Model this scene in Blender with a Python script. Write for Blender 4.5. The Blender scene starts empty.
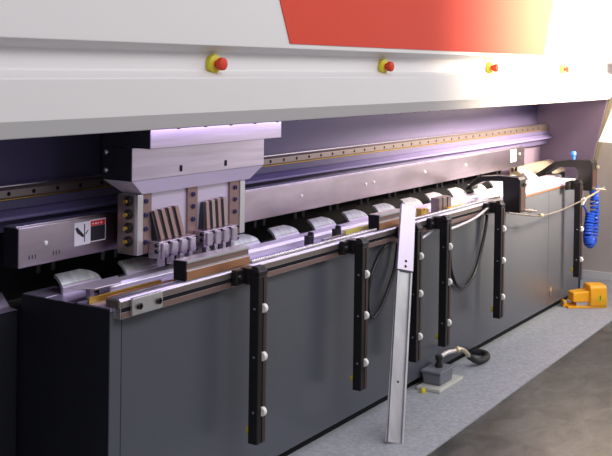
import bpy, bmesh, math, random
from mathutils import Vector, Matrix
random.seed(4)
sc = bpy.context.scene
C = sc.collection
PI = math.pi

# ------------------------------------------------------------ camera, light
cam_d = bpy.data.cameras.new('camera')
cam = bpy.data.objects.new('camera', cam_d); C.objects.link(cam)
cam_d.sensor_width = 36.0
cam_d.lens = 1050 * 36.0 / 612
cam_d.shift_y = -147.6 / 612
cam_d.clip_start = 0.05
Rv = Vector((0.53274408, -0.84616062, 0.01399818))
Uv = Vector((0.00435911, 0.01928444, 0.99980454))
Fv = Vector((0.84626518, 0.53257892, -0.01396218))
cam.matrix_world = Matrix(((Rv.x, Uv.x, -Fv.x, -2.565), (Rv.y, Uv.y, -Fv.y, -2.357),
                           (Rv.z, Uv.z, -Fv.z, 1.65), (0, 0, 0, 1)))
sc.camera = cam
sc.view_settings.view_transform = 'Standard'
sc.view_settings.look = 'None'
sc.view_settings.gamma = 1.0
sc.view_settings.use_curve_mapping = False
sc.view_settings.exposure = 0.0

w = bpy.data.worlds.new('hall'); sc.world = w; w.use_nodes = True
bg = w.node_tree.nodes['Background']
bg.inputs[0].default_value = (0.68, 0.65, 0.70, 1)
bg.inputs[1].default_value = 0.66


def area(name, loc, target, sx, sy, power, col, spread=PI):
    d = bpy.data.lights.new(name, 'AREA'); d.shape = 'RECTANGLE'
    d.size = sx; d.size_y = sy; d.energy = power; d.color = col; d.spread = spread
    o = bpy.data.objects.new(name, d); C.objects.link(o)
    o.location = loc
    o.rotation_euler = (Vector(target) - Vector(loc)).to_track_quat('-Z', 'Y').to_euler()
    return o


area('hall_lamp', (0.6, -4.2, 4.6), (1.8, 0.0, 1.3), 6.0, 1.6, 165, (1.0, 0.97, 0.95))
area('warm_glare_fill', (4.3, -2.3, 2.2), (4.2, 0.0, 1.95), 1.0, 0.7, 210, (1.0, 0.83, 0.62), math.radians(75))  # added light imitating the warm glare over the right end, not a known lamp
area('aisle_lamp', (4.8, -3.2, 4.4), (2.8, -0.9, 0.0), 3.0, 1.0, 60, (0.96, 0.97, 1.0))
area('warm_reflection_fill', (9.5, -3.4, 1.9), (3.0, 0.2, 1.0), 5.0, 3.2, 65, (1.0, 0.90, 0.82))  # added panel of light giving the steel warm highlights, no known source
area('violet_fill_light', (2.5, -0.075, 1.428), (2.5, 0.14, 0.95), 4.8, 0.06, 8, (0.66, 0.52, 1.0))  # unseen violet light added under the beam to tint the tool space
area('warm_end_fill', (4.9, 0.0, 1.415), (4.6, 0.1, 0.95), 0.7, 0.06, 3, (1.0, 0.78, 0.55))  # extra warm light added to brighten the right end, no fixture behind it


# ------------------------------------------------------------ materials
def mat(name, col, rough=0.5, metal=0.0, coat=0.0, noise=None, bump=0.0, nscale=(1, 1, 1), spec=0.5):
    m = bpy.data.materials.new(name); m.use_nodes = True
    nt = m.node_tree; b = nt.nodes['Principled BSDF']
    b.inputs['Base Color'].default_value = (*col, 1)
    b.inputs['Roughness'].default_value = rough
    b.inputs['Metallic'].default_value = metal
    b.inputs['Coat Weight'].default_value = coat
    b.inputs['Specular IOR Level'].default_value = spec
    if noise or bump:
        tc = nt.nodes.new('ShaderNodeTexCoord'); mp = nt.nodes.new('ShaderNodeMapping')
        mp.inputs['Scale'].default_value = nscale
        nt.links.new(tc.outputs['Object'], mp.inputs[0])
        n = nt.nodes.new('ShaderNodeTexNoise'); n.inputs['Scale'].default_value = noise[0] if noise else 40
        n.inputs['Detail'].default_value = 6
        nt.links.new(mp.outputs[0], n.inputs['Vector'])
        if noise:
            r = nt.nodes.new('ShaderNodeValToRGB')
            r.color_ramp.elements[0].position = 0.3; r.color_ramp.elements[1].position = 0.7
            a = noise[1]
            r.color_ramp.elements[0].color = (*[c * (1 - a) for c in col], 1)
            r.color_ramp.elements[1].color = (*[min(1, c * (1 + a)) for c in col], 1)
            nt.links.new(n.outputs['Fac'], r.inputs[0]); nt.links.new(r.outputs[0], b.inputs['Base Color'])
        if bump:
            bp = nt.nodes.new('ShaderNodeBump'); bp.inputs['Strength'].default_value = bump
            bp.inputs['Distance'].default_value = 0.002
            nt.links.new(n.outputs['Fac'], bp.inputs['Height']); nt.links.new(bp.outputs[0], b.inputs['Normal'])
    return m


M = dict(
    white=mat('white_paint', (0.70, 0.69, 0.70), 0.45),
    red=mat('red_paint', (0.66, 0.055, 0.028), 0.6, spec=0.3),
    panel=mat('grey_satin_paint', (0.082, 0.089, 0.108), 0.26, coat=0.0, spec=0.62),
    side=mat('dark_side_paint', (0.010, 0.011, 0.017), 0.55, spec=0.3),
    purple=mat('violet_grey_paint', (0.100, 0.088, 0.178), 0.42),
    frame=mat('side_frame_paint', (0.23, 0.18, 0.26), 0.5),
    ledge=mat('lavender_paint', (0.17, 0.15, 0.31), 0.35),
    steel=mat('brushed_steel', (0.64, 0.57, 0.68), 0.33, 1.0, noise=(6, 0.12), bump=0.04, nscale=(0.5, 9, 9)),
    beam=mat('ground_steel', (0.57, 0.49, 0.57), 0.3, 1.0, noise=(3.0, 0.22), nscale=(0.8, 3, 3)),
    bright=mat('polished_steel', (0.80, 0.78, 0.82), 0.22, 1.0, noise=(25, 0.1), bump=0.05),
    finger=mat('worn_tool_steel', (0.42, 0.44, 0.43), 0.45, 0.7, noise=(30, 0.3), bump=0.1),
    alu=mat('anodised_aluminium', (0.72, 0.71, 0.72), 0.34, 0.9),
    bed=mat('bed_steel', (0.50, 0.44, 0.64), 0.4, 0.75, noise=(4, 0.12), nscale=(0.6, 6, 1)),
    recess=mat('lavender_tool_steel', (0.62, 0.56, 0.68), 0.4, 0.6),
    taper=mat('pale_ground_steel', (0.80, 0.75, 0.84), 0.35, 0.3),
    navy=mat('dark_blue_screw', (0.05, 0.05, 0.14), 0.3, 0.6),
    beige=mat('warm_lit_table_metal', (0.52, 0.43, 0.33), 0.4, 0.35),  # warm light reflected by the metal end table is painted into this beige
    lowalu=mat('dull_aluminium', (0.42, 0.42, 0.44), 0.45, 0.8, noise=(5, 0.15), nscale=(4, 4, 0.6)),
    bedlip=mat('bed_lip_steel', (0.74, 0.70, 0.82), 0.36, 0.7),
    brown=mat('brownish_tool_steel', (0.30, 0.20, 0.18), 0.38, 0.7),
    darkbrown=mat('dark_brown_edge', (0.045, 0.022, 0.018), 0.4),
    bronze=mat('bronze_rail', (0.30, 0.25, 0.235), 0.35, 0.8),
    copper=mat('copper_toned_strip', (0.62, 0.30, 0.16), 0.3, 0.8),
    brass=mat('brass', (0.62, 0.42, 0.08), 0.32, 0.8),
    cream=mat('nickel_fitting', (0.75, 0.66, 0.48), 0.3, 0.8),
    black=mat('black_anodised', (0.010, 0.009, 0.010), 0.28, 0.0, spec=0.4),
    blackm=mat('black_rubber', (0.012, 0.012, 0.013), 0.55),
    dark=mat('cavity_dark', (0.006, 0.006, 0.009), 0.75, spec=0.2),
    nylon=mat('white_nylon', (0.85, 0.84, 0.80), 0.35),
    yellow=mat('yellow_plastic', (0.60, 0.52, 0.03), 0.45),
    orange=mat('yellow_orange_shell', (0.90, 0.42, 0.01), 0.38),
    stickerw=mat('white_sticker', (0.70, 0.68, 0.76), 0.5),
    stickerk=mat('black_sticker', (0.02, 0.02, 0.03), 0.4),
    stickerr=mat('red_sticker', (0.65, 0.02, 0.03), 0.4),
    grey=mat('grey_plastic', (0.16, 0.17, 0.20), 0.45),
    offwhite=mat('off_white_plate', (0.55, 0.55, 0.50), 0.5),
    blue=mat('blue_hose', (0.02, 0.09, 0.60), 0.3),
    bluecap=mat('pale_blue_cap', (0.04, 0.16, 0.70), 0.3),
    wall=mat('grey_wall', (0.50, 0.45, 0.43), 0.7, noise=(3, 0.04)),
    skirt=mat('white_skirting', (0.65, 0.65, 0.66), 0.5),
    olive=mat('olive_edge', (0.20, 0.17, 0.10), 0.5),
    sheet=mat('white_sheet', (0.85, 0.83, 0.85), 0.35),
)
# carpet and concrete
def ground(name, ca, cb, scale, rough, bump, stretch=(1, 1, 1), fine=None):
    m = bpy.data.materials.new(name); m.use_nodes = True
    nt = m.node_tree; b = nt.nodes['Principled BSDF']; b.inputs['Roughness'].default_value = rough
    tc = nt.nodes.new('ShaderNodeTexCoord'); mp = nt.nodes.new('ShaderNodeMapping')
    mp.inputs['Scale'].default_value = stretch
    nt.links.new(tc.outputs['Object'], mp.inputs[0])
    n = nt.nodes.new('ShaderNodeTexNoise'); n.inputs['Scale'].default_value = scale; n.inputs['Detail'].default_value = 9
    n.inputs['Roughness'].default_value = 0.65; n.inputs['Distortion'].default_value = 0.6
    nt.links.new(mp.outputs[0], n.inputs['Vector'])
    r = nt.nodes.new('ShaderNodeValToRGB')
    r.color_ramp.elements[0].position = 0.36; r.color_ramp.elements[1].position = 0.66
    r.color_ramp.elements[0].color = (*ca, 1); r.color_ramp.elements[1].color = (*cb, 1)
    nt.links.new(n.outputs['Fac'], r.inputs[0]); nt.links.new(r.outputs[0], b.inputs['Base Color'])
    n2 = nt.nodes.new('ShaderNodeTexNoise'); n2.inputs['Scale'].default_value = fine or scale * 8
    nt.links.new(tc.outputs['Object'], n2.inputs['Vector'])
    bp = nt.nodes.new('ShaderNodeBump'); bp.inputs['Strength'].default_value = bump; bp.inputs['Distance'].default_value = 0.004
    nt.links.new(n2.outputs['Fac'], bp.inputs['Height']); nt.links.new(bp.outputs[0], b.inputs['Normal'])
    return m
M['carpet'] = ground('grey_carpet', (0.275, 0.295, 0.315), (0.40, 0.42, 0.45), 45, 0.95, 0.35, fine=160)
M['concrete'] = ground('polished_concrete', (0.018, 0.022, 0.020), (0.098, 0.107, 0.097), 5.5, 0.36, 0.05, (1.0, 1.6, 1))


# ------------------------------------------------------------ mesh helpers
class MB:
    """Collects shapes (world coordinates) and links them as one mesh object."""
    def __init__(s): s.bm = bmesh.new()

    def box(s, x0, x1, y0, y1, z0, z1):
        v = [s.bm.verts.new((x, y, z)) for x in (x0, x1) for y in (y0, y1) for z in (z0, z1)]
        for f in ((0, 1, 3, 2), (4, 6, 7, 5), (0, 4, 5, 1), (2, 3, 7, 6), (0, 2, 6, 4), (1, 5, 7, 3)):
            s.bm.faces.new([v[i] for i in f])
        return s

    def loft(s, a, b):
        """solid between two matching closed outlines"""
        n = len(a)
        va = [s.bm.verts.new(p) for p in a]; vb = [s.bm.verts.new(p) for p in b]
        s.bm.faces.new(va); s.bm.faces.new(vb[::-1])
        for i in range(n):
            s.bm.faces.new((va[i], vb[i], vb[(i + 1) % n], va[(i + 1) % n]))
        return s

    def prof(s, pts, x0, x1):            # (y, z) outline along x
        return s.loft([(x0, y, z) for y, z in pts], [(x1, y, z) for y, z in pts])

    def plate(s, pts, y0, y1):           # (x, z) outline along y
        return s.loft([(x, y0, z) for x, z in pts], [(x, y1, z) for x, z in pts])

    def slab(s, pts, z0, z1):            # (x, y) outline along z
        return s.loft([(x, y, z0) for x, y in pts], [(x, y, z1) for x, y in pts])

    def cyl(s, p, q, r, r2=None, n=20):
        p = Vector(p); q = Vector(q); d = (q - p).normalized()
        a = d.orthogonal().normalized(); b = d.cross(a)
        r2 = r if r2 is None else r2
        ring = lambda c, rr: [c + (a * math.cos(2 * PI * k / n) + b * math.sin(2 * PI * k / n)) * rr for k in range(n)]
        return s.loft(ring(p, r), ring(q, r2))

    def revolve(s, p, d, prof, n=24):
        """lathe: prof = [(distance along d, radius)]"""
        p = Vector(p); d = Vector(d).normalized(); a = d.orthogonal().normalized(); b = d.cross(a)
        rings = []
        for t, r in prof:
            rings.append([s.bm.verts.new(p + d * t + (a * math.cos(2 * PI * k / n) + b * math.sin(2 * PI * k / n)) * max(r, 1e-4)) for k in range(n)])
        for i in range(len(rings) - 1):
            for k in range(n):
                s.bm.faces.new((rings[i][k], rings[i][(k + 1) % n], rings[i + 1][(k + 1) % n], rings[i + 1][k]))
        s.bm.faces.new(rings[0][::-1]); s.bm.faces.new(rings[-1])
        return s

    def tube(s, pts, r, n=10, smooth=6):
        P = [Vector(p) for p in pts]
        if smooth > 1 and len(P) > 2:
            Q = []
            for i in range(len(P) - 1):
                p0 = P[max(i - 1, 0)]; p1 = P[i]; p2 = P[i + 1]; p3 = P[min(i + 2, len(P) - 1)]
                for k in range(smooth):
                    t = k / smooth
                    Q.append(0.5 * ((2 * p1) + (p2 - p0) * t + (2 * p0 - 5 * p1 + 4 * p2 - p3) * t * t + (3 * p1 - p0 - 3 * p2 + p3) * t ** 3))
            Q.append(P[-1]); P = Q
        rings = []; a = None
        for i, p in enumerate(P):
            d = (P[min(i + 1, len(P) - 1)] - P[max(i - 1, 0)]).normalized()
            a = d.orthogonal().normalized() if a is None else (a - d * a.dot(d)).normalized()
            b = d.cross(a)
            rings.append([s.bm.verts.new(p + (a * math.cos(2 * PI * k / n) + b * math.sin(2 * PI * k / n)) * r) for k in range(n)])
        for i in range(len(rings) - 1):
            for k in range(n):
                s.bm.faces.new((rings[i][k], rings[i][(k + 1) % n], rings[i + 1][(k + 1) % n], rings[i + 1][k]))
        s.bm.faces.new(rings[0][::-1]); s.bm.faces.new(rings[-1])
        return s

    def build(s, name, m, parent=None, bev=0.0, smooth=False, seg=2):
        bmesh.ops.recalc_face_normals(s.bm, faces=s.bm.faces)
        if parent is not None:
            org = parent.get('_org')
            org = Vector(org) if org is not None else Vector((0, 0, 0))
        else:
            xs = [v.co for v in s.bm.verts]
            org = Vector(((min(c.x for c in xs) + max(c.x for c in xs)) / 2, (min(c.y for c in xs) + max(c.y for c in xs)) / 2, min(c.z for c in xs)))
        for v in s.bm.verts: v.co -= org
        if smooth:
            for f in s.bm.faces: f.smooth = True
            for e in s.bm.edges:
                if len(e.link_faces) == 2 and e.calc_face_angle(0) > 0.7: e.smooth = False
        me = bpy.data.meshes.new(name); s.bm.to_mesh(me); s.bm.free()
        me.materials.append(m)
        o = bpy.data.objects.new(name, me); C.objects.link(o)
        if parent is not None:
            o.parent = parent; o['_org'] = list(org)
        else:
            o.location = org; o['_org'] = list(org)
        if bev:
            b = o.modifiers.new('bevel', 'BEVEL'); b.width = bev; b.segments = seg; b.limit_method = 'ANGLE'
        return o


def tag(o, label=None, cat=None, group=None, kind=None):
    if label: o['label'] = label
    if cat: o['category'] = cat
    if group: o['group'] = group
    if kind: o['kind'] = kind
    return o


def thing(name, loc, label, cat, group=None):
    o = bpy.data.objects.new(name, None); C.objects.link(o)
    o.location = loc; o['_org'] = list(loc); o.empty_display_size = 0.1
    return tag(o, label, cat, group)


def copy_tree(o, parent=None):
    c = o.copy(); C.objects.link(c); c.parent = parent
    for ch in [x for x in list(C.objects) if x.parent == o]: copy_tree(ch, c)
    return c


# ------------------------------------------------------------ setting
tag(MB().box(-6, 9, -6, 3, -0.05, 0).build('floor', M['concrete']), kind='structure')
tag(MB().box(5.66, 5.86, -0.7, 3, 0, 3.0).build('wall_right', M['wall']), kind='structure')
tag(MB().box(5.64, 5.66, -0.7, 3, 0, 0.062).build('baseboard_right', M['skirt']), kind='structure')
tag(MB().slab([(-5.0, -0.52), (1.4, -0.447), (5.64, -0.400), (5.64, 2.0), (-5.0, 2.0)], 0, 0.006).build('carpet', M['carpet']),
    'grey speckled carpet strip laid on the concrete along the machine', 'carpet')
G = 0.006

# ------------------------------------------------------------ lower cabinet
cab = thing('machine_cabinet', (2.5, 0.5, G), 'long dark grey press machine body with flat front panels on the carpet', 'machine')
MB().box(0.03, 4.95, 0.035, 0.95, G, 0.05).build('plinth', M['dark'], cab)
MB().box(0.0, 4.97, 0.03, 1.0, 0.05, 0.785).build('cabinet_body', M['side'], cab, 0.004)
for a, b in ((0.055, 4.26), (4.264, 4.93)):
    MB().box(a, b, 0.0, 0.0295, 0.052, 0.83).build('front_panel', M['panel'], cab, 0.002)
MB().box(-0.004, 0.05, -0.002, 0.0295, 0.035, 0.83).build('corner_post', M['panel'], cab, 0.002)
MB().box(4.935, 4.975, -0.002, 0.0295, 0.035, 0.83).build('corner_post', M['side'], cab, 0.002)
MB().box(0.0, 4.97, 0.03, 0.20, 0.786, 0.832).build('bed_rim', M['side'], cab, 0.002)
MB().box(-0.001, 4.97, 0.0, 0.150, 0.832, 0.848).build('bed_plate', M['bed'], cab, 0.002)
MB().prof([(0.151, 0.80), (0.151, 0.868), (0.163, 0.880), (0.203, 0.884), (0.203, 0.80)], 0.16, 4.97).build('bed_lip', M['bedlip'], cab, 0.002)
MB().box(0.0, 0.158, 0.2035, 0.295, 0.786, 0.843).build('end_block', M['bed'], cab, 0.002)
MB().box(0.0, 0.150, 0.297, 0.41, 0.786, 0.845).build('end_block', M['bed'], cab, 0.003)
p = MB().cyl((4.314, 0.001, 0.16), (4.314, -0.006, 0.16), 0.016).build('panel_lock', M['cream'], cab, smooth=True)
for z in (0.12,): MB().box(4.30, 4.328, -0.004, 0.0, 0.115, 0.18).build('lock_plate', M['bronze'], cab, 0.001)

MB().slab([(-0.006, 0.001), (-0.003, 0.001), (-0.003, 0.41), (-0.006, 0.41)], 0.05, 0.842).build('end_skin', M['side'], cab)
# far-left wedge of the frame behind the bed
wd = MB().prof([(0.42, 0.787), (0.505, 0.787), (0.505, 0.84), (0.460, 0.792)], -0.40, -0.01)
wd.build('end_bracket', M['bed'], cab, 0.004)
MB().prof([(0.43, G), (0.9, G), (0.9, 0.787), (0.43, 0.787)], -0.6, -0.006).build('end_cabinet', M['side'], cab)

# ------------------------------------------------------------ rear wall of the machine
rear = thing('rear_housing', (2.6, 0.6, 0.787), 'violet painted rear housing behind the bending tools with stepped ledges', 'machine housing')
MB().box(-1.2, 5.49, 0.53, 0.60, 1.10, 1.75).build('back_panel', M['purple'], rear, 0.003)
MB().prof([(0.44, 1.137), (0.529, 1.137), (0.529, 1.170), (0.44, 1.170)], -1.2, 5.49).build('upper_step', M['purple'], rear, 0.003)
MB().prof([(0.40, 1.106), (0.529, 1.106), (0.529, 1.136), (0.44, 1.136), (0.40, 1.118)], -1.2, 5.49).build('ledge', M['ledge'], rear, 0.003)
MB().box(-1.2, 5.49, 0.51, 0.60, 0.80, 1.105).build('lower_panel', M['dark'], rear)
MB().box(-1.2, 5.49, 0.44, 0.509, 1.06, 1.100).build('lower_step', M['purple'], rear, 0.003)
MB().box(-1.2, -0.62, 0.3, 0.509, 0.02, 1.05).build('end_housing', M['side'], rear)

MB().box(4.62, 5.49, 0.500, 0.5095, 0.80, 1.0595).build('side_panel', M['frame'], rear, 0.002)
MB().box(3.52, 4.96, -0.005, -0.0005, 0.834, 0.846).build('front_trim', M['copper'], cab)
rail = thing('linear_guide_rail', (2.2, 0.47, 1.171), 'long bronze linear guide rail with dark bolt holes on violet panel', 'rail')
MB().prof([(0.435, 1.180), (0.435, 1.206), (0.445, 1.216), (0.529, 1.216), (0.529, 1.172), (0.443, 1.172)], -1.15, 5.485).build('rail_bar', M['bronze'], rail, 0.001)
MB().box(-1.15, 5.485, 0.437, 0.445, 1.1715, 1.1745).build('lower_strip', M['brass'], rail)
MB().box(-1.15, 5.485, 0.450, 0.528, 1.2162, 1.2195).build('top_strip', M['bright'], rail)
hb = MB().cyl((0, 0.4352, 1.193), (0, 0.4335, 1.193), 0.0075, n=12).build('bolt_hole', M['dark'], rail)
hb.location.x = -0.62 + 0.0
for k in range(1, 52):
    c = hb.copy(); C.objects.link(c); c.location.x = -0.62 + k * 0.115

# ------------------------------------------------------------ side frame at the right end
fr = thing('side_frame', (5.55, 0.5, G), 'mauve grey machine side frame closing the right end of the tool space', 'machine frame')
prof = [(0.16, G), (1.0, G), (1.0, 1.9), (-0.02, 1.9), (-0.02, 1.42), (0.055, 1.09), (0.115, 0.83), (0.16, 0.70)]
MB().prof(prof, 5.495, 5.535).build('inner_plate', M['frame'], fr, 0.002)
MB().prof([(0.28, G), (1.0, G), (1.0, 1.9), (-0.025, 1.9), (-0.025, 1.42), (0.05, 1.09), (0.11, 0.83), (0.28, 0.70)], 5.5355, 5.62).build('outer_plate', M['olive'], fr, 0.002)
MB().box(4.98, 5.49, 0.30, 1.0, G, 0.84).build('foot_block', M['side'], fr, 0.003)
MB().prof([(0.295, 0.850), (0.295, 0.866), (0.40, 0.935), (0.434, 0.937), (0.434, 0.850)], 4.65, 5.49).build('end_table', M['beige'], fr, 0.003)

# ------------------------------------------------------------ upper beam (white cover)
ub = thing('upper_beam', (2.0, 0.2, 1.42), 'long white upper beam cover with red panel and emergency buttons', 'machine beam')
MB().prof([(-0.15, 1.715), (-0.09, 1.692), (-0.09, 1.628), (-0.15, 1.604), (-0.15, 1.485), (-0.122, 1.4345), (0.52, 1.4345),
           (0.52, 2.7), (-0.15, 2.7)], -1.4, 5.49).build('beam_cover', M['white'], ub, 0.003)
MB().plate([(0.82, 1.734), (3.68, 1.734), (4.10, 2.62), (0.41, 2.62)], -0.1535, -0.1502).build('red_panel', M['red'], ub)
MB().prof([(-0.152, 1.43), (-0.143, 1.37), (-0.044, 1.113), (-0.55, 1.09), (-0.55, 1.9), (-0.152, 1.9)], 5.20, 5.26).build('end_cover', M['white'], ub, 0.004)
for x in (0.405, 1.680, 2.945, 4.19):
    eb = MB().revolve((x, -0.0905, 1.652), (0, -1, 0), [(0, 0.033), (0.012, 0.036), (0.020, 0.033), (0.024, 0.024), (0.024, 0.012)]).build(
        'emergency_button', M['yellow'], ub, smooth=True)
    tag(eb, 'yellow collar with red mushroom push button')
    MB().revolve((x, -0.114, 1.652), (0, -1, 0), [(0, 0.013), (0.010, 0.014), (0.012, 0.021), (0.022, 0.0235), (0.032, 0.022), (0.036, 0.015), (0.037, 0.004)]).build(
        'push_button', M['red'], eb, smooth=True)
edge = MB()
for k in range(34):
    edge.cyl((0.2 + k * 0.15, -0.112, 1.4343), (0.2 + k * 0.15, -0.112, 1.4305), 0.006, n=8)
edge.build('cover_screws', M['frame'], ub)

# ------------------------------------------------------------ clamping beam
cb = thing('clamping_beam', (2.2, 0.33, 0.955), 'long ground steel clamping beam with warning stickers above the fingers', 'steel beam')
MB().box(-0.12, 4.60, 0.302, 0.372, 0.960, 1.094).build('beam_bar', M['beam'], cb, 0.002)
MB().box(-0.124, -0.1205, 0.303, 0.371, 0.961, 1.093).build('end_cap', M['side'], cb)
MB().box(-0.12, 4.60, 0.315, 0.368, 1.0942, 1.099).build('top_strip', M['bright'], cb, 0.001)
for x, z in ((0.0, 1.031), (1.632, 1.033), (2.262, 1.034), (2.349, 1.037), (2.97, 1.042), (3.56, 1.04), (4.503, 1.049)):
    MB().revolve((x, 0.3018, z), (0, -1, 0), [(0, 0.0085), (0.004, 0.008), (0.007, 0.004)], 14).build('dome_screw', M['nylon'], cb, smooth=True)
s1 = MB().box(0.136, 0.214, 0.3005, 0.3018, 1.000, 1.082).build('pinch_warning_sticker', M['stickerw'], cb)
tag(s1, 'white warning sticker showing a wedge tool and a line')
MB().plate([(0.140, 1.062), (0.150, 1.066), (0.178, 1.040), (0.186, 1.030), (0.176, 1.028), (0.150, 1.045)], 0.2996, 0.3004).build('wedge_symbol', M['stickerk'], s1)
MB().box(0.184, 0.188, 0.2996, 0.3004, 1.010, 1.074).build('line_symbol', M['stickerk'], s1)
MB().plate([(0.190, 1.040), (0.204, 1.052), (0.206, 1.049), (0.193, 1.036)], 0.2996, 0.3004).build('arrow_symbol', M['stickerk'], s1)
s2 = MB().box(0.213, 0.295, 0.3004, 0.3018, 1.004, 1.084).build('danger_sticker', M['stickerw'], cb)
tag(s2, 'sticker with red header over a black field')
MB().box(0.217, 0.291, 0.2994, 0.3003, 1.062, 1.080).build('red_header', M['stickerr'], s2)
MB().box(0.217, 0.291, 0.2994, 0.3003, 1.008, 1.061).build('black_field', M['stickerk'], s2)
t = MB()
for k, wd_ in enumerate((0.006, 0.009, 0.005, 0.008)): t.box(0.224 + k * 0.014, 0.224 + k * 0.014 + wd_, 0.2988, 0.2993, 1.067, 1.073)
t.build('header_text', M['stickerw'], s2)
s3 = MB().box(4.33, 4.43, 0.3004, 0.3018, 1.002, 1.088).build('notice_sticker', M['stickerw'], cb)
MB().box(4.376, 4.382, 0.2994, 0.3003, 1.006, 1.084).build('fold_line', M['beam'], s3)
MB().box(4.334, 4.426, 0.2994, 0.3003, 1.042, 1.046).build('cross_line', M['beam'], s3)
t = MB()
for x0 in (-0.075, 0.035):
    for k in range(3): t.box(x0 + k * 0.014, x0 + k * 0.014 + 0.003, 0.3012, 0.3019, 0.984, 0.998)
t.build('engraved_marks', M['side'], cb)
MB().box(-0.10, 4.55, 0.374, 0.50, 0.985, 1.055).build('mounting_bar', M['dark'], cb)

# ------------------------------------------------------------ bending fingers
xs = [-0.02, 0.31, 0.64, 0.965, 1.28, 1.61, 1.93, 2.245, 2.56, 2.865, 3.17, 3.48, 3.80, 4.12, 4.42]
F = []
L = 0.190
root = thing('bending_finger', (xs[0] + L / 2, 0.24, 0.85), 'x', 'machine tool', 'curved fingers along the bed slot')
fb = MB(); rows = []
for k in range(11):
    t_ = k / 10; a = t_ * PI / 2
    y = 0.2120 + 0.040 * t_ ** 1.2; z = 0.893 + 0.034 * (0.55 * t_ + 0.45 * math.sin(a))
    xr = xs[0] + L * (1 - 0.34 * t_ ** 1.8); xl = xs[0] + 0.004 * t_
    rows.append([(xl, y, z), (xr, y, z), (xr, y + 0.006, z - 0.010), (xl, y + 0.006, z - 0.010)])
rows.insert(0, [(xs[0], 0.212, 0.849), (xs[0] + L, 0.212, 0.849), (xs[0] + L, 0.218, 0.849), (xs[0], 0.218, 0.849)])
vr = [[fb.bm.verts.new(p) for p in r_] for r_ in rows]
for i in range(len(vr) - 1):
    for k in range(4): fb.bm.faces.new((vr[i][k], vr[i][(k + 1) % 4], vr[i + 1][(k + 1) % 4], vr[i + 1][k]))
fb.bm.faces.new(vr[0]); fb.bm.faces.new(vr[-1])
fb.build('curved_face', M['finger'], root, 0.0, smooth=True)
MB().prof([(0.2045, 0.886), (0.2115, 0.8925), (0.2115, 0.849), (0.2045, 0.849)], xs[0] - 0.001, xs[0] + L + 0.001).build('front_lip', M['recess'], root, 0.0015)
MB().cyl((xs[0] - 0.015, 0.315, 0.928), (xs[0] - 0.015, 0.315, 0.958), 0.010, n=12).build('stem', M['black'], root, smooth=True)
MB().cyl((xs[0] + 0.055, 0.315, 0.928), (xs[0] + 0.055, 0.315, 0.958), 0.010, n=12).build('stem', M['black'], root, smooth=True)
MB().prof([(0.225, 0.79), (0.225, 0.842), (0.29, 0.8425), (0.29, 0.79)], xs[0] + 0.02, xs[0] + 0.11).build('holder', M['dark'], root)
words = {0: 'violet tinted curved steel finger at the left end of the bed, below the stickers',
         1: 'curved steel finger in shadow just left of the tool head clamp blocks',
         2: 'curved steel finger hidden in shade behind the left clamp block',
         3: 'curved steel finger partly behind the right clamp block of the tool head',
         4: 'first bright curved finger fully clear to the right of the tool head',
         5: 'second bright curved finger right of the tool head',
         6: 'third bright curved finger right of the tool head',
         7: 'fourth bright curved finger, behind the dark-ended block by the leaning strip',
         8: 'curved finger just right of the leaning aluminium strip',
         9: 'curved finger directly behind the small tan angle bracket',
         10: 'curved finger just left of the near black gooseneck bracket',
         11: 'curved finger showing behind the rear foot of the near black bracket',
         12: 'darker curved finger seen over the arm of the near black bracket',
         13: 'curved finger under the small white notice sticker of the beam',
         14: 'last curved finger at the right end of the clamping beam'}
for i, x in enumerate(xs):
    o = root if i == 0 else copy_tree(root)
    o.location.x = x + L / 2
    o['label'] = words[i]
root.location = (root.location.x + 0.085, root.location.y + 0.075, root.location.z - 0.018)

# ------------------------------------------------------------ tool head
hd = thing('tool_head', (0.64, 0.2, 1.17), 'stepped steel tool head block hanging under the white beam', 'machine head')
MB().box(0.23, 1.05, 0.035, 0.26, 1.352, 1.4205).build('upper_block', M['steel'], hd, 0.002)
MB().box(0.232, 1.05, 0.12, 0.26, 1.233, 1.3515).build('lower_block', M['steel'], hd, 0.002)
a = [(0.234, 0.122, 1.2325), (1.048, 0.122, 1.2325), (1.048, 0.258, 1.2325), (0.234, 0.258, 1.2325)]
b = [(0.335, 0.16, 1.176), (1.005, 0.16, 1.176), (1.005, 0.258, 1.176), (0.335, 0.258, 1.176)]
MB().loft(a, b).build('tapered_block', M['taper'], hd, 0.001)
MB().box(0.226, 0.2298, 0.036, 0.259, 1.353, 1.4200).build('side_cover', M['side'], hd)
MB().box(0.227, 0.2318, 0.121, 0.259, 1.234, 1.351).build('side_cover', M['side'], hd)
for z in (1.332, 1.268): MB().revolve((0.2268, 0.238, z), (-1, 0, 0), [(0, 0.010), (0.004, 0.009), (0.007, 0.004)], 14).build('side_bolt', M['bright'], hd, smooth=True)
for x in (0.503, 0.782): MB().box(x - 0.007, x + 0.007, 0.1185, 0.1198, 1.249, 1.272).build('front_hole', M['dark'], hd)
MB().box(0.40, 0.95, 0.2605, 0.43, 1.23, 1.40).build('carriage', M['dark'], hd)

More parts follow.
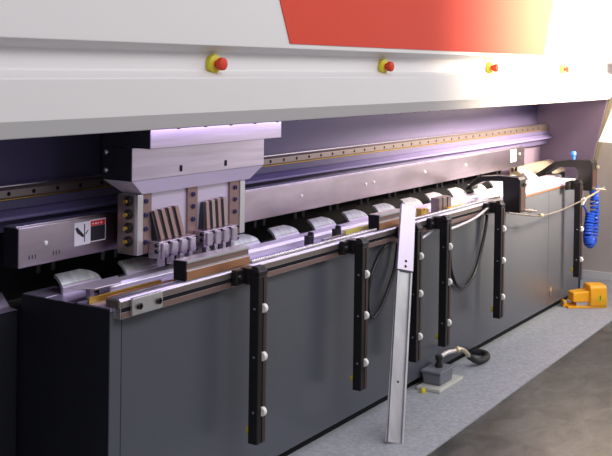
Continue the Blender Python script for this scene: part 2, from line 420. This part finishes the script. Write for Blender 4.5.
tl = thing('punch_tool', (0.65, 0.22, 0.93), 'segmented punch tool with clamp blocks and slanted fins below the head', 'machine tool')
X0, X1, YF, YB = 0.315, 0.985, 0.172, 0.258
MB().box(X0 + 0.03, X1 - 0.005, YF + 0.016, YB, 0.955, 1.1745).build('core_plate', M['brown'], tl, 0.001)
MB().box(X0, X0 + 0.0295, YF - 0.008, YB, 0.955, 1.1745).build('end_plate', M['alu'], tl, 0.002)
MB().box(X0 - 0.003, X0 - 0.0005, YF + 0.008, YB, 0.957, 1.172).build('side_cover', M['bronze'], tl)
for z in (1.150, 1.102, 1.053, 1.004):
    sb = MB().revolve((X0 - 0.0035, 0.205, z), (-1, 0, 0), [(0, 0.019), (0.007, 0.019), (0.012, 0.014)], 16).build('side_bolt', M['black'], tl, smooth=True)
    MB().cyl((X0 - 0.016, 0.205, z), (X0 - 0.026, 0.205, z), 0.0075, n=12).build('bolt_tip', M['brass'], sb, smooth=True)
for a_, b_ in ((X0 + 0.03, 0.40), (0.612, 0.673), (0.885, 0.950)):
    MB().box(a_, b_, YF, YF + 0.0155, 0.955, 1.174).build('brown_strip', M['brown'], tl, 0.001)
MB().box(0.951, X1, YF - 0.004, YF + 0.0155, 0.955, 1.174).build('end_strip', M['alu'], tl, 0.002)
for a_, b_ in ((0.401, 0.611), (0.674, 0.884)):
    MB().box(a_, b_, YF + 0.008, YF + 0.0155, 0.957, 1.173).build('recess_plate', M['recess'], tl)
for x, zs in ((0.366, (1.148, 1.097, 1.046, 0.998)), (0.643, (1.147, 1.100, 1.050)), (0.918, (1.149, 1.100, 1.050))):
    for z in zs:
        MB().revolve((x, YF - 0.0005, z), (0, -1, 0), [(0, 0.0095), (0.006, 0.0095), (0.0065, 0.006), (0.003, 0.0045)], 14).build('cap_screw', M['navy'], tl, smooth=True)
for z in (1.14, 1.09, 1.04, 0.99):
    MB().box(X1 + 0.0005, X1 + 0.006, YF + 0.01, YF + 0.03, z - 0.012, z + 0.012).build('edge_clip', M['black'], tl)
for k in range(4):     # slanted fins, left set leans right, right set leans left
    x = 0.400 + k * 0.040
    MB().loft([(x, YF - 0.012, 1.108 + k * 0.002), (x + 0.020, YF - 0.012, 1.108 + k * 0.002), (x + 0.020, YF + 0.007, 1.108 + k * 0.002), (x, YF + 0.007, 1.108 + k * 0.002)],
              [(x + 0.022, YF - 0.030, 1.001), (x + 0.042, YF - 0.030, 1.001), (x + 0.042, YF + 0.007, 1.001), (x + 0.022, YF + 0.007, 1.001)]).build('fin', M['brown'], tl, 0.001)
    x = 0.710 + k * 0.038
    MB().loft([(x, YF - 0.012, 1.112 + k * 0.002), (x + 0.019, YF - 0.012, 1.112 + k * 0.002), (x + 0.019, YF + 0.007, 1.112 + k * 0.002), (x, YF + 0.007, 1.112 + k * 0.002)],
              [(x - 0.012, YF - 0.030, 1.007), (x + 0.007, YF - 0.030, 1.007), (x + 0.007, YF + 0.007, 1.007), (x - 0.012, YF + 0.007, 1.007)]).build('fin', M['bronze'] if k % 2 else M['brown'], tl, 0.001)
for k in range(4):  # dark strips put in for the shaded left sides of the fins
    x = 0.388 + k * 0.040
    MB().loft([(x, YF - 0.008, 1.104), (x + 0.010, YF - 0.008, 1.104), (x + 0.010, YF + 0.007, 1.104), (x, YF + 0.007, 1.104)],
              [(x + 0.022, YF - 0.022, 1.001), (x + 0.032, YF - 0.022, 1.001), (x + 0.032, YF + 0.007, 1.001), (x + 0.022, YF + 0.007, 1.001)]).build('fin_shade', M['stickerk'], tl)
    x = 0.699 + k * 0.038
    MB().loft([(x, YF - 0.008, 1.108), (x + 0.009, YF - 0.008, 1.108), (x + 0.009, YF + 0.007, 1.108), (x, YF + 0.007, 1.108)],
              [(x - 0.012, YF - 0.022, 1.007), (x - 0.003, YF - 0.022, 1.007), (x - 0.003, YF + 0.007, 1.007), (x - 0.012, YF + 0.007, 1.007)]).build('fin_shade', M['stickerk'], tl)
for xa, xb, zt in ((0.383, 0.600, 1.000), (0.650, 0.868, 1.006)):
    n = 4; st = (xb - xa) / n
    ck = MB()
    ck.box(xa, xb, YF - 0.052, YF - 0.001, zt - 0.062, zt)
    cl = ck.build('clamp_block', M['steel'], tl, 0.002)
    for k in range(n):
        xc = xa + st * (k + 0.5)
        MB().loft([(xc - 0.014, YF - 0.062, zt - 0.006), (xc + 0.014, YF - 0.062, zt - 0.006), (xc + 0.014, YF - 0.0525, zt - 0.006), (xc - 0.014, YF - 0.0525, zt - 0.006)],
                  [(xc - 0.017, YF - 0.062, zt - 0.056), (xc + 0.017, YF - 0.062, zt - 0.056), (xc + 0.017, YF - 0.0525, zt - 0.056), (xc - 0.017, YF - 0.0525, zt - 0.056)]).build('clamp_pad', M['steel'], cl, 0.003)
        MB().box(xc - 0.010, xc + 0.010, YF - 0.050, YF - 0.028, zt - 0.092, zt - 0.0625).build('lower_pin', M['steel'], cl, 0.002)
        for dz in (0.008, 0.054):
            MB().cyl((xc + st * 0.5 - 0.001, YF - 0.0525, zt - dz), (xc + st * 0.5 - 0.001, YF - 0.0575, zt - dz), 0.006, n=10).build('clamp_screw', M['black'], cl)
    for dz in (0.012, 0.034):
        MB().cyl((xa - 0.0005, YF - 0.045, zt - dz), (xa - 0.010, YF - 0.045, zt - dz), 0.008, n=12).build('clamp_screw', M['black'], cl)

# ------------------------------------------------------------ front rail
fr_ = thing('front_guide_rail', (1.7, 0.0, 0.812), 'slotted aluminium guide rail along the front edge of the machine', 'rail')
MB().prof([(-0.034, 0.812), (-0.0005, 0.812), (-0.0005, 0.8485), (0.028, 0.8485), (0.028, 0.872), (0.020, 0.878), (-0.024, 0.878), (-0.034, 0.870)], 0.01, 3.34).build('rail_bar', M['alu'], fr_, 0.001)
MB().prof([(-0.036, 0.814), (-0.0345, 0.814), (-0.0345, 0.832), (-0.036, 0.832)], 0.012, 3.338).build('lower_face', M['brown'], fr_)
MB().prof([(-0.0355, 0.834), (-0.0345, 0.834), (-0.0345, 0.848), (-0.0355, 0.848)], 0.012, 3.338).build('slot', M['dark'], fr_)
MB().prof([(-0.036, 0.850), (-0.0345, 0.850), (-0.0345, 0.868), (-0.036, 0.868)], 0.012, 3.338).build('upper_face', M['bronze'], fr_)
MB().box(0.012, 3.338, -0.012, -0.004, 0.8785, 0.8795).build('top_groove', M['purple'], fr_)
MB().box(0.003, 0.0095, -0.032, 0.024, 0.8485, 0.873).build('end_cap', M['bronze'], fr_, 0.001)
jp = MB().box(0.052, 0.205, -0.050, -0.0365, 0.818, 0.876).build('joint_plate', M['alu'], fr_, 0.003)
for x in (0.082, 0.180):
    MB().revolve((x, -0.0505, 0.846), (0, -1, 0), [(0, 0.011), (0.008, 0.011), (0.0085, 0.006), (0.004, 0.005)], 16).build('bolt', M['black'], jp, smooth=True)
MB().cyl((0.77, -0.016, 0.8862), (1.795, -0.016, 0.8862), 0.0075, n=14).cyl((2.075, -0.016, 0.8862), (3.33, -0.016, 0.8862), 0.0075, n=14).build('round_rod', M['bright'], fr_, smooth=True)

# ------------------------------------------------------------ support arms
px = [0.690, 1.487, 2.032, 2.370, 3.107, 4.550]
sa = thing('support_arm', (px[0], -0.11, 0.222), 'x', 'support arm', 'black support arms hanging from the front rail')
x0 = px[0]; ZB = 0.222
MB().box(x0 - 0.027, x0 + 0.027, -0.130, -0.088, ZB, 0.858).build('post', M['black'], sa, 0.003)
MB().box(x0 + 0.004, x0 + 0.024, -0.1325, -0.1305, ZB + 0.004, 0.850).build('front_strip', M['darkbrown'], sa)
MB().prof([(-0.132, 0.8585), (-0.132, 0.876), (-0.100, 0.884), (-0.045, 0.884), (-0.0375, 0.876), (-0.0375, 0.822), (-0.0875, 0.822), (-0.0875, 0.8585)], x0 - 0.029, x0 + 0.029).build('top_bracket', M['black'], sa, 0.003)
MB().box(x0 - 0.078, x0 - 0.0295, -0.064, -0.0375, 0.822, 0.881).build('rail_clamp', M['black'], sa, 0.004)
MB().prof([(-0.128, 0.8765), (-0.120, 0.892), (-0.096, 0.894), (-0.090, 0.8845)], x0 - 0.024, x0 + 0.024).build('end_clamp', M['black'], sa, 0.002)
MB().cyl((x0 - 0.054, -0.0642, 0.852), (x0 - 0.054, -0.069, 0.852), 0.008, n=12).build('bracket_screw', M['bright'], sa, smooth=True)
for z in (0.734, 0.552, 0.343):
    MB().revolve((x0 - 0.002, -0.1285, z), (1, 0, 0), [(0, 0.0165), (0.003, 0.0185), (0.015, 0.0185), (0.018, 0.0165)], 24).build('roller', M['nylon'], sa, smooth=True)
    MB().cyl((x0 - 0.0272, -0.112, z), (x0 - 0.029, -0.112, z), 0.005, n=10).build('side_screw', M['bright'], sa, smooth=True)
MB().revolve((x0 - 0.003, -0.0875, ZB + 0.045), (0, 1, 0), [(0, 0.017), (0.012, 0.017), (0.018, 0.012)], 16).build('yellow_stop', M['yellow'], sa, smooth=True)
wl = ['black hanging support arm nearest to the camera, leftmost of the arms',
      'second black hanging support arm from the left, left of the leaning strip',
      'black hanging support arm partly hidden right behind the leaning aluminium strip',
      'black hanging support arm above the small grey foot switch',
      'black hanging support arm at the far end of the slotted guide rail',
      'farthest black hanging support arm beside the blue coiled hose']
for i, x in enumerate(px):
    o = sa if i == 0 else copy_tree(sa)
    o.location.x = x; o['label'] = wl[i]

# ------------------------------------------------------------ items on the bed
def single(mb, name, m, label, cat, bev=0.0, smooth=False, group=None):
    return tag(mb.build(name, m, None, bev, smooth), label, cat, group)

gp = MB().slab([(0.0, 0.178), (0.045, 0.112), (0.17, 0.108), (0.25, 0.198), (0.08, 0.200)], 0.8865, 0.8915)
gpo = single(gp, 'guide_plate', M['recess'], 'flat bluish grey plate lying on the left end of the bed', 'plate', 0.003)
spc = MB().box(0.05, 0.07, 0.14, 0.16, 0.849, 0.8863).build('spacer', M['bed'], gpo)
single(MB().prof([(0.096, 0.8485), (0.104, 0.8485), (0.104, 0.869), (0.096, 0.869)], -0.0, 0.37), 'brass_strip', M['brass'],
       'yellow brass strip standing on edge at the left end of the bed', 'metal strip', 0.001)
single(MB().prof([(0.070, 0.8485), (0.080, 0.8485), (0.080, 0.866), (0.070, 0.866)], 0.06, 0.45), 'copper_toned_strip', M['copper'],
       'orange copper-toned strip lying beside the yellow brass strip', 'metal strip', 0.001)  # copper-coloured bar in front of the brass strip

def bar(x0, x1, label):
    t = thing('channel_bar', ((x0 + x1) / 2, 0.0, 0.8795), label, 'metal bar', 'steel bars set on the guide rail')
    MB().prof([(-0.028, 0.8805), (0.020, 0.8805), (0.020, 0.940), (0.028, 0.944), (0.028, 0.951), (-0.030, 0.951), (-0.030, 0.942), (-0.020, 0.940), (-0.020, 0.918), (-0.028, 0.915)], x0 + 0.002, x1).build('profile', M['alu'], t, 0.001)
    MB().prof([(-0.0295, 0.882), (-0.0285, 0.882), (-0.0285, 0.912), (-0.0295, 0.912)], x0 + 0.002, x1).build('lower_face', M['copper'], t)
    MB().prof([(-0.0225, 0.920), (-0.0205, 0.920), (-0.0205, 0.938), (-0.0225, 0.938)], x0 + 0.002, x1).build('upper_face', M['brown'], t)
    MB().prof([(-0.028, 0.8805), (0.026, 0.8805), (0.028, 0.949), (-0.028, 0.949)], x0 - 0.006, x0 + 0.001).build('end_cap', M['dark'], t, 0.001)
    return t
bar(0.358, 0.745, 'steel profile bar on the rail directly below the tool head')
bar(1.80, 2.06, 'short steel profile bar with dark end behind the leaning strip')

single(MB().box(2.60, 2.635, 0.035, 0.085, 0.8485, 0.945).box(2.635, 2.655, 0.040, 0.080, 0.8485, 0.935).box(2.655, 2.70, 0.035, 0.085, 0.8485, 0.945).box(2.70, 2.715, 0.042, 0.078, 0.8485, 0.93).box(2.715, 2.76, 0.035, 0.085, 0.8485, 0.945),
       'stop_block', M['bronze'], 'upright ribbed bronze stop block standing on the bed', 'block', 0.002)
single(MB().plate([(2.41, 0.8485), (2.52, 0.8485), (2.52, 0.872), (2.50, 0.874), (2.485, 0.890), (2.485, 0.905), (2.455, 0.905), (2.44, 0.887), (2.43, 0.91), (2.40, 0.91)], 0.045, 0.075),
       'angle_bracket', M['brass'], 'small notched tan angle bracket on the bed left of stop block', 'bracket', 0.001)
single(MB().box(2.68, 2.86, 0.010, 0.027, 0.8795, 0.889), 'orange_tag', M['orange'], 'small orange tag on the rail in front of the ribbed stop block', 'tag', 0.001)
single(MB().box(1.66, 1.93, 0.070, 0.086, 0.8485, 0.886), 'yellow_scale', mat('pale_yellow', (0.62, 0.55, 0.12), 0.4), 'pale yellow scale strip on the bed left of the dark-ended bar', 'scale strip', 0.001)
single(MB().box(1.46, 1.66, 0.070, 0.086, 0.8485, 0.874), 'steel_scale', M['bright'], 'thin steel strip on the bed between the two black clips', 'metal strip', 0.001)
single(MB().box(1.06, 1.34, 0.060, 0.078, 0.8485, 0.860), 'copper_shim', M['copper'], 'thin copper shim on the bed left of the black clips', 'metal strip', 0.001)
for i, (x, l) in enumerate(((1.36, 'black clip on the bed at the right end of the copper shim'), (1.60, 'black clip on the bed near the left end of the pale yellow scale'))):
    single(MB().plate([(x, 0.8485), (x + 0.045, 0.8485), (x + 0.045, 0.905), (x + 0.035, 0.912), (x + 0.025, 0.895), (x, 0.900)], 0.0875, 0.112), 'black_clip', M['black'], l, 'clip', 0.002, group='black clips on the bed')
MB()
# flat stock at the rail's far half
single(MB().box(2.95, 3.45, 0.030, 0.120, 0.8485, 0.861), 'flat_bar', M['bright'], 'flat polished bar on the bed in front of near black bracket', 'metal bar', 0.002)
single(MB().slab([(3.62, 0.03), (4.72, 0.03), (4.72, 0.145), (3.62, 0.145)], 0.8485, 0.8515), 'metal_sheet', M['sheet'], 'long pale sheet lying on the bed between the black brackets', 'sheet', 0.0005)
single(MB().slab([(4.42, 0.035), (4.78, -0.01), (4.785, 0.20), (4.42, 0.20)], 0.856, 0.872), 'white_board', M['sheet'], 'white board at the right end of the bed under far bracket', 'board', 0.001)

# ------------------------------------------------------------ gooseneck brackets
def goose(x0, x1, pts, label, zf):
    t = thing('gooseneck_bracket', ((x0 + x1) / 2, 0.0, 0.79), label, 'bracket', 'black gooseneck brackets over the bed')
    MB().prof(pts, x0, x1).build('arm', M['black'], t, 0.004)
    yf = min(p[0] for p in pts)
    MB().box(x0 + 0.012, x1 - 0.006, yf - 0.003, yf - 0.0008, zf, 0.94).build('front_plate', M['darkbrown'], t, 0.001)
    MB().revolve((x0 + 0.085, yf - 0.0035, zf - 0.004), (0.25, -1, 0), [(0, 0.009), (0.02, 0.009), (0.021, 0.012), (0.045, 0.012), (0.046, 0.006), (0.07, 0.006)], 14).build('hose_fitting', M['cream'], t, smooth=True)
    MB().box(x1 - 0.04, x1 - 0.01, yf - 0.020, yf - 0.0035, 0.945, 0.965).build('upper_fitting', M['cream'], t, 0.002)
    return t
goose(3.40, 3.50, [(-0.118, 0.79), (-0.118, 0.985), (-0.105, 1.0), (0.02, 1.003), (0.135, 0.992), (0.170, 0.975), (0.232, 0.91), (0.232, 0.905), (0.190, 0.905), (0.190, 0.925), (0.120, 0.962), (0.09, 0.967), (-0.008, 0.972), (-0.014, 0.79)],
      'nearer black gooseneck bracket, just right of the end of the guide rail', 0.80)
g2 = goose(4.80, 4.92, [(-0.125, 0.79), (-0.125, 0.985), (-0.11, 1.008), (0.03, 1.003), (0.155, 0.980), (0.26, 0.905), (0.29, 0.889), (0.29, 0.865), (0.206, 0.865), (0.206, 0.895), (0.135, 0.945), (0.0, 0.950), (-0.020, 0.93), (-0.025, 0.79)],
           'far black gooseneck bracket with blue fitting, at the right end of the bed', 0.80)
MB().revolve((4.86, 0.03, 1.0035), (0, 0, 1), [(0, 0.014), (0.028, 0.014), (0.030, 0.022), (0.050, 0.020), (0.058, 0.012)], 16).build('blue_fitting', M['bluecap'], g2, smooth=True)
MB().box(4.93, 4.945, -0.10, 0.02, 0.86, 0.99).build('side_plate', M['cream'], g2, 0.002)

# ------------------------------------------------------------ leaning aluminium strip
ls = thing('leaning_strip', (1.53, -0.28, G), 'long aluminium strip leaning from the carpet against the guide rail', 'metal strip')
B = Vector((1.517, -0.270, G + 0.001)); T = Vector((1.957, -0.095, 0.985))
ax = (T - B).normalized(); wv = Vector((0.80, -0.60, 0)); wv = (wv - ax * wv.dot(ax)).normalized(); nv = ax.cross(wv).normalized()
if nv.y > 0: nv = -nv
def strip(a, b, wa, wb, d0, d1):
    f = lambda t, s_, d: B + (T - B) * t + wv * s_ + nv * d
    return MB().loft([f(a, -wa, d0), f(a, wa, d0), f(a, wa, d1), f(a, -wa, d1)], [f(b, -wb, d0), f(b, wb, d0), f(b, wb, d1), f(b, -wb, d1)])
strip(0, 0.70, 0.045, 0.038, 0, 0.004).build('lower_strip', M['lowalu'], ls, 0.001)
for s_ in (-1, 1):
    f = lambda t, u, d: B + (T - B) * t + wv * u + nv * d
    a_, b_ = sorted((s_ * 0.029, s_ * 0.038))
    MB().loft([f(0, a_, 0.0042), f(0, b_, 0.0042), f(0, b_, 0.018), f(0, a_, 0.018)], [f(0.70, a_, 0.0042), f(0.70, b_, 0.0042), f(0.70, b_, 0.018), f(0.70, a_, 0.018)]).build('side_flange', M['lowalu'], ls, 0.001)
strip(0.705, 1.0, 0.041, 0.037, 0.0, 0.020).build('head_plate', M['recess'], ls, 0.002)
for t_ in (0.722, 0.745):
    c = B + (T - B) * t_ + nv * 0.0202
    MB().cyl(c, c + nv * 0.001, 0.006, n=12).build('hole', M['dark'], ls)
c = B + (T - B) * 0.24 + nv * 0.0042
MB().cyl(c, c + nv * 0.001, 0.005, n=12).build('hole', M['dark'], ls)

# ------------------------------------------------------------ cables
single(MB().tube([(1.99, -0.020, 0.805), (1.86, -0.022, 0.785), (1.76, -0.022, 0.70), (1.715, -0.022, 0.60), (1.72, -0.022, 0.51), (1.76, -0.022, 0.475), (1.83, -0.022, 0.50), (1.92, -0.022, 0.59), (1.98, -0.022, 0.68), (2.01, -0.020, 0.79)], 0.0085),
       'cable_loop', M['black'], 'black cable loop hanging left of the leaning strip', 'cable', smooth=True, group='black cable loops under the rail')
single(MB().tube([(2.60, -0.020, 0.80), (2.615, -0.022, 0.68), (2.64, -0.022, 0.56), (2.71, -0.022, 0.47), (2.80, -0.022, 0.44), (2.90, -0.022, 0.455), (3.00, -0.022, 0.53), (3.07, -0.022, 0.64), (3.12, -0.022, 0.74), (3.14, -0.020, 0.80)], 0.0095),
       'cable_loop', M['black'], 'black cable loop hanging left of the arm at the rail end', 'cable', smooth=True, group='black cable loops under the rail')
single(MB().tube([(2.47, -0.060, 0.795), (2.60, -0.062, 0.800), (2.80, -0.062, 0.812), (2.95, -0.060, 0.832), (3.04, -0.058, 0.852)], 0.008),
       'pale_hose', M['alu'], 'pale hose hanging below the rail between the black arms', 'hose', smooth=True)
single(MB().tube([(2.11, -0.060, 0.790), (2.20, -0.062, 0.795), (2.32, -0.060, 0.815)], 0.008), 'pale_hose', M['alu'],
       'short pale hose stub under the rail right of the leaning strip', 'hose', smooth=True)
lc = thing('air_line', (4.0, -0.14, 0.70), 'thin air line with metal ends sagging in front of the far panels', 'hose')
MB().tube([(3.16, -0.14, 0.822), (3.35, -0.146, 0.790), (3.70, -0.15, 0.744), (4.05, -0.15, 0.738), (4.40, -0.15, 0.752), (4.52, -0.152, 0.758)], 0.005).build('sagging_line', M['bronze'], lc, smooth=True)
MB().tube([(4.53, -0.152, 0.759), (4.75, -0.15, 0.775), (5.02, -0.15, 0.798)], 0.007).build('metal_pipe', M['cream'], lc, smooth=True)
MB().cyl((3.66, -0.1503, 0.750), (3.72, -0.1505, 0.7435), 0.010, n=12).build('coupling', M['cream'], lc, smooth=True)
MB().cyl((4.52, -0.152, 0.7585), (4.53, -0.153, 0.7585), 0.016, n=16).build('end_disc', M['nylon'], lc, smooth=True)

# blue spiral hose
pts = []
path = [Vector(p) for p in ((5.09, -0.045, 0.80), (5.13, -0.045, 0.72), (5.15, -0.045, 0.60), (5.14, -0.045, 0.49), (5.10, -0.045, 0.40), (5.05, -0.045, 0.375), (5.00, -0.045, 0.395), (4.985, -0.045, 0.45), (5.01, -0.045, 0.53), (5.05, -0.045, 0.60))]
N = 36
tot = len(path) - 1
for k in range(N * 12 + 1):
    u = k / (N * 12) * tot; i = min(int(u), tot - 1); f_ = u - i
    c = path[i].lerp(path[i + 1], f_); d = (path[i + 1] - path[i]).normalized()
    a = Vector((0, 1, 0)); b = d.cross(a)
    an = k / 12 * 2 * PI
    rr = 0.027
    pts.append(c + (a * math.cos(an) + b * math.sin(an)) * rr)
bh = thing('coiled_hose', (5.08, -0.045, 0.35), 'bright blue coiled air hose hanging at the right end of machine', 'hose')
MB().tube(pts, 0.0095, n=6, smooth=1).build('coil', M['blue'], bh, smooth=True)
MB().tube([(5.05, -0.01, 0.60), (4.98, -0.03, 0.63), (4.85, -0.05, 0.68), (4.72, -0.06, 0.73)], 0.007).build('hose_tail', M['blue'], bh, smooth=True)
MB().tube([(5.09, -0.045, 0.80), (5.09, -0.045, 0.835), (5.06, -0.06, 0.86), (4.96, -0.10, 0.86), (4.93, -0.11, 0.86)], 0.008).build('upper_hose', M['blue'], bh, smooth=True)

# ------------------------------------------------------------ small grey foot switch
fs = thing('foot_switch', (2.42, -0.08, G), 'small grey foot switch box on a pale plate with ribbed hose, on carpet', 'foot switch')
MB().box(2.265, 2.56, -0.140, -0.008, G, 0.024).build('base_plate', M['offwhite'], fs, 0.004)
MB().loft([(2.325, -0.115, 0.0245), (2.47, -0.115, 0.0245), (2.47, -0.02, 0.0245), (2.325, -0.02, 0.0245)],
          [(2.310, -0.120, 0.085), (2.475, -0.120, 0.085), (2.475, -0.015, 0.085), (2.310, -0.015, 0.085)]).build('switch_box', M['grey'], fs, 0.006)
MB().box(2.305, 2.480, -0.124, -0.012, 0.0855, 0.0985).build('lid', M['grey'], fs, 0.003)
eb = MB().cyl((2.40, -0.07, 0.0995), (2.40, -0.07, 0.118), 0.020).cyl((2.40, -0.07, 0.118), (2.40, -0.07, 0.138), 0.014).cyl((2.40, -0.07, 0.138), (2.40, -0.07, 0.160), 0.019)
eb.build('elbow', M['blackm'], fs, 0.001, smooth=True)
MB().tube([(2.42, -0.07, 0.150), (2.50, -0.072, 0.152), (2.58, -0.074, 0.143)], 0.012).build('swivel_fitting', M['alu'], fs, smooth=True)
MB().tube([(2.58, -0.074, 0.143), (2.66, -0.077, 0.136), (2.72, -0.08, 0.108), (2.76, -0.085, 0.075)], 0.0115).cyl((2.60, -0.075, 0.142), (2.63, -0.076, 0.140), 0.018).build('brass_fitting', M['cream'], fs, smooth=True)
hs = MB().tube([(2.76, -0.085, 0.075), (2.82, -0.10, 0.040), (2.90, -0.108, 0.026), (2.98, -0.10, 0.025), (3.03, -0.07, 0.026), (3.04, -0.035, 0.027), (3.03, 0.015, 0.027)], 0.0175, n=14)
hs.build('ribbed_hose', M['blackm'], fs, smooth=True)
single(MB().revolve((2.235, -0.06, G), (0, 0, 1), [(0, 0.014), (0.016, 0.014), (0.022, 0.009)]), 'yellow_peg', M['yellow'], 'tiny yellow peg on the carpet left of the grey foot switch', 'peg', smooth=True)

# ------------------------------------------------------------ yellow foot pedal
yp = thing('foot_pedal', (4.72, -0.2, G), 'bright yellow hooded foot pedal standing on the carpet by the wall end', 'foot pedal')
MB().box(4.385, 4.88, -0.30, -0.09, G, 0.024).build('base_plate', M['orange'], yp, 0.004)
MB().box(4.50, 4.72, -0.27, -0.12, 0.0245, 0.075).build('pedal_body', M['alu'], yp, 0.003)
MB().loft([(4.46, -0.275, 0.060), (4.46, -0.105, 0.060), (4.46, -0.110, 0.145), (4.46, -0.270, 0.145)],
          [(4.74, -0.290, 0.060), (4.74, -0.095, 0.060), (4.74, -0.100, 0.172), (4.74, -0.285, 0.172)]).build('front_hood', M['orange'], yp, 0.010)
MB().prof([(-0.312, 0.0245), (-0.318, 0.10), (-0.300, 0.200), (-0.28, 0.220), (-0.12, 0.222), (-0.095, 0.20), (-0.085, 0.10), (-0.085, 0.0245)], 4.66, 4.875).build('shell', M['orange'], yp, 0.016, seg=3)
ws = MB().plate([(4.735, 0.075), (4.825, 0.075), (4.78, 0.145)], -0.3205, -0.3185)
ws.build('warning_triangle', M['yellow'], yp)
MB().plate([(4.775, 0.088), (4.785, 0.088), (4.785, 0.125), (4.775, 0.125)], -0.3220, -0.3207).build('warning_mark', M['stickerk'], yp)
MB().cyl((4.37, -0.24, 0.055), (4.37, -0.17, 0.055), 0.020).box(4.355, 4.40, -0.225, -0.185, G, 0.05).build('toe_latch', M['orange'], yp, 0.004)
MB().cyl((4.362, -0.241, 0.055), (4.362, -0.246, 0.055), 0.010).build('latch_pin', M['alu'], yp)

yp.location = (4.665, -0.175, G); yp.rotation_euler.z = math.radians(-50); yp.scale = (0.57, 0.62, 0.73)

for o in list(C.objects):
    if '_org' in o: del o['_org']
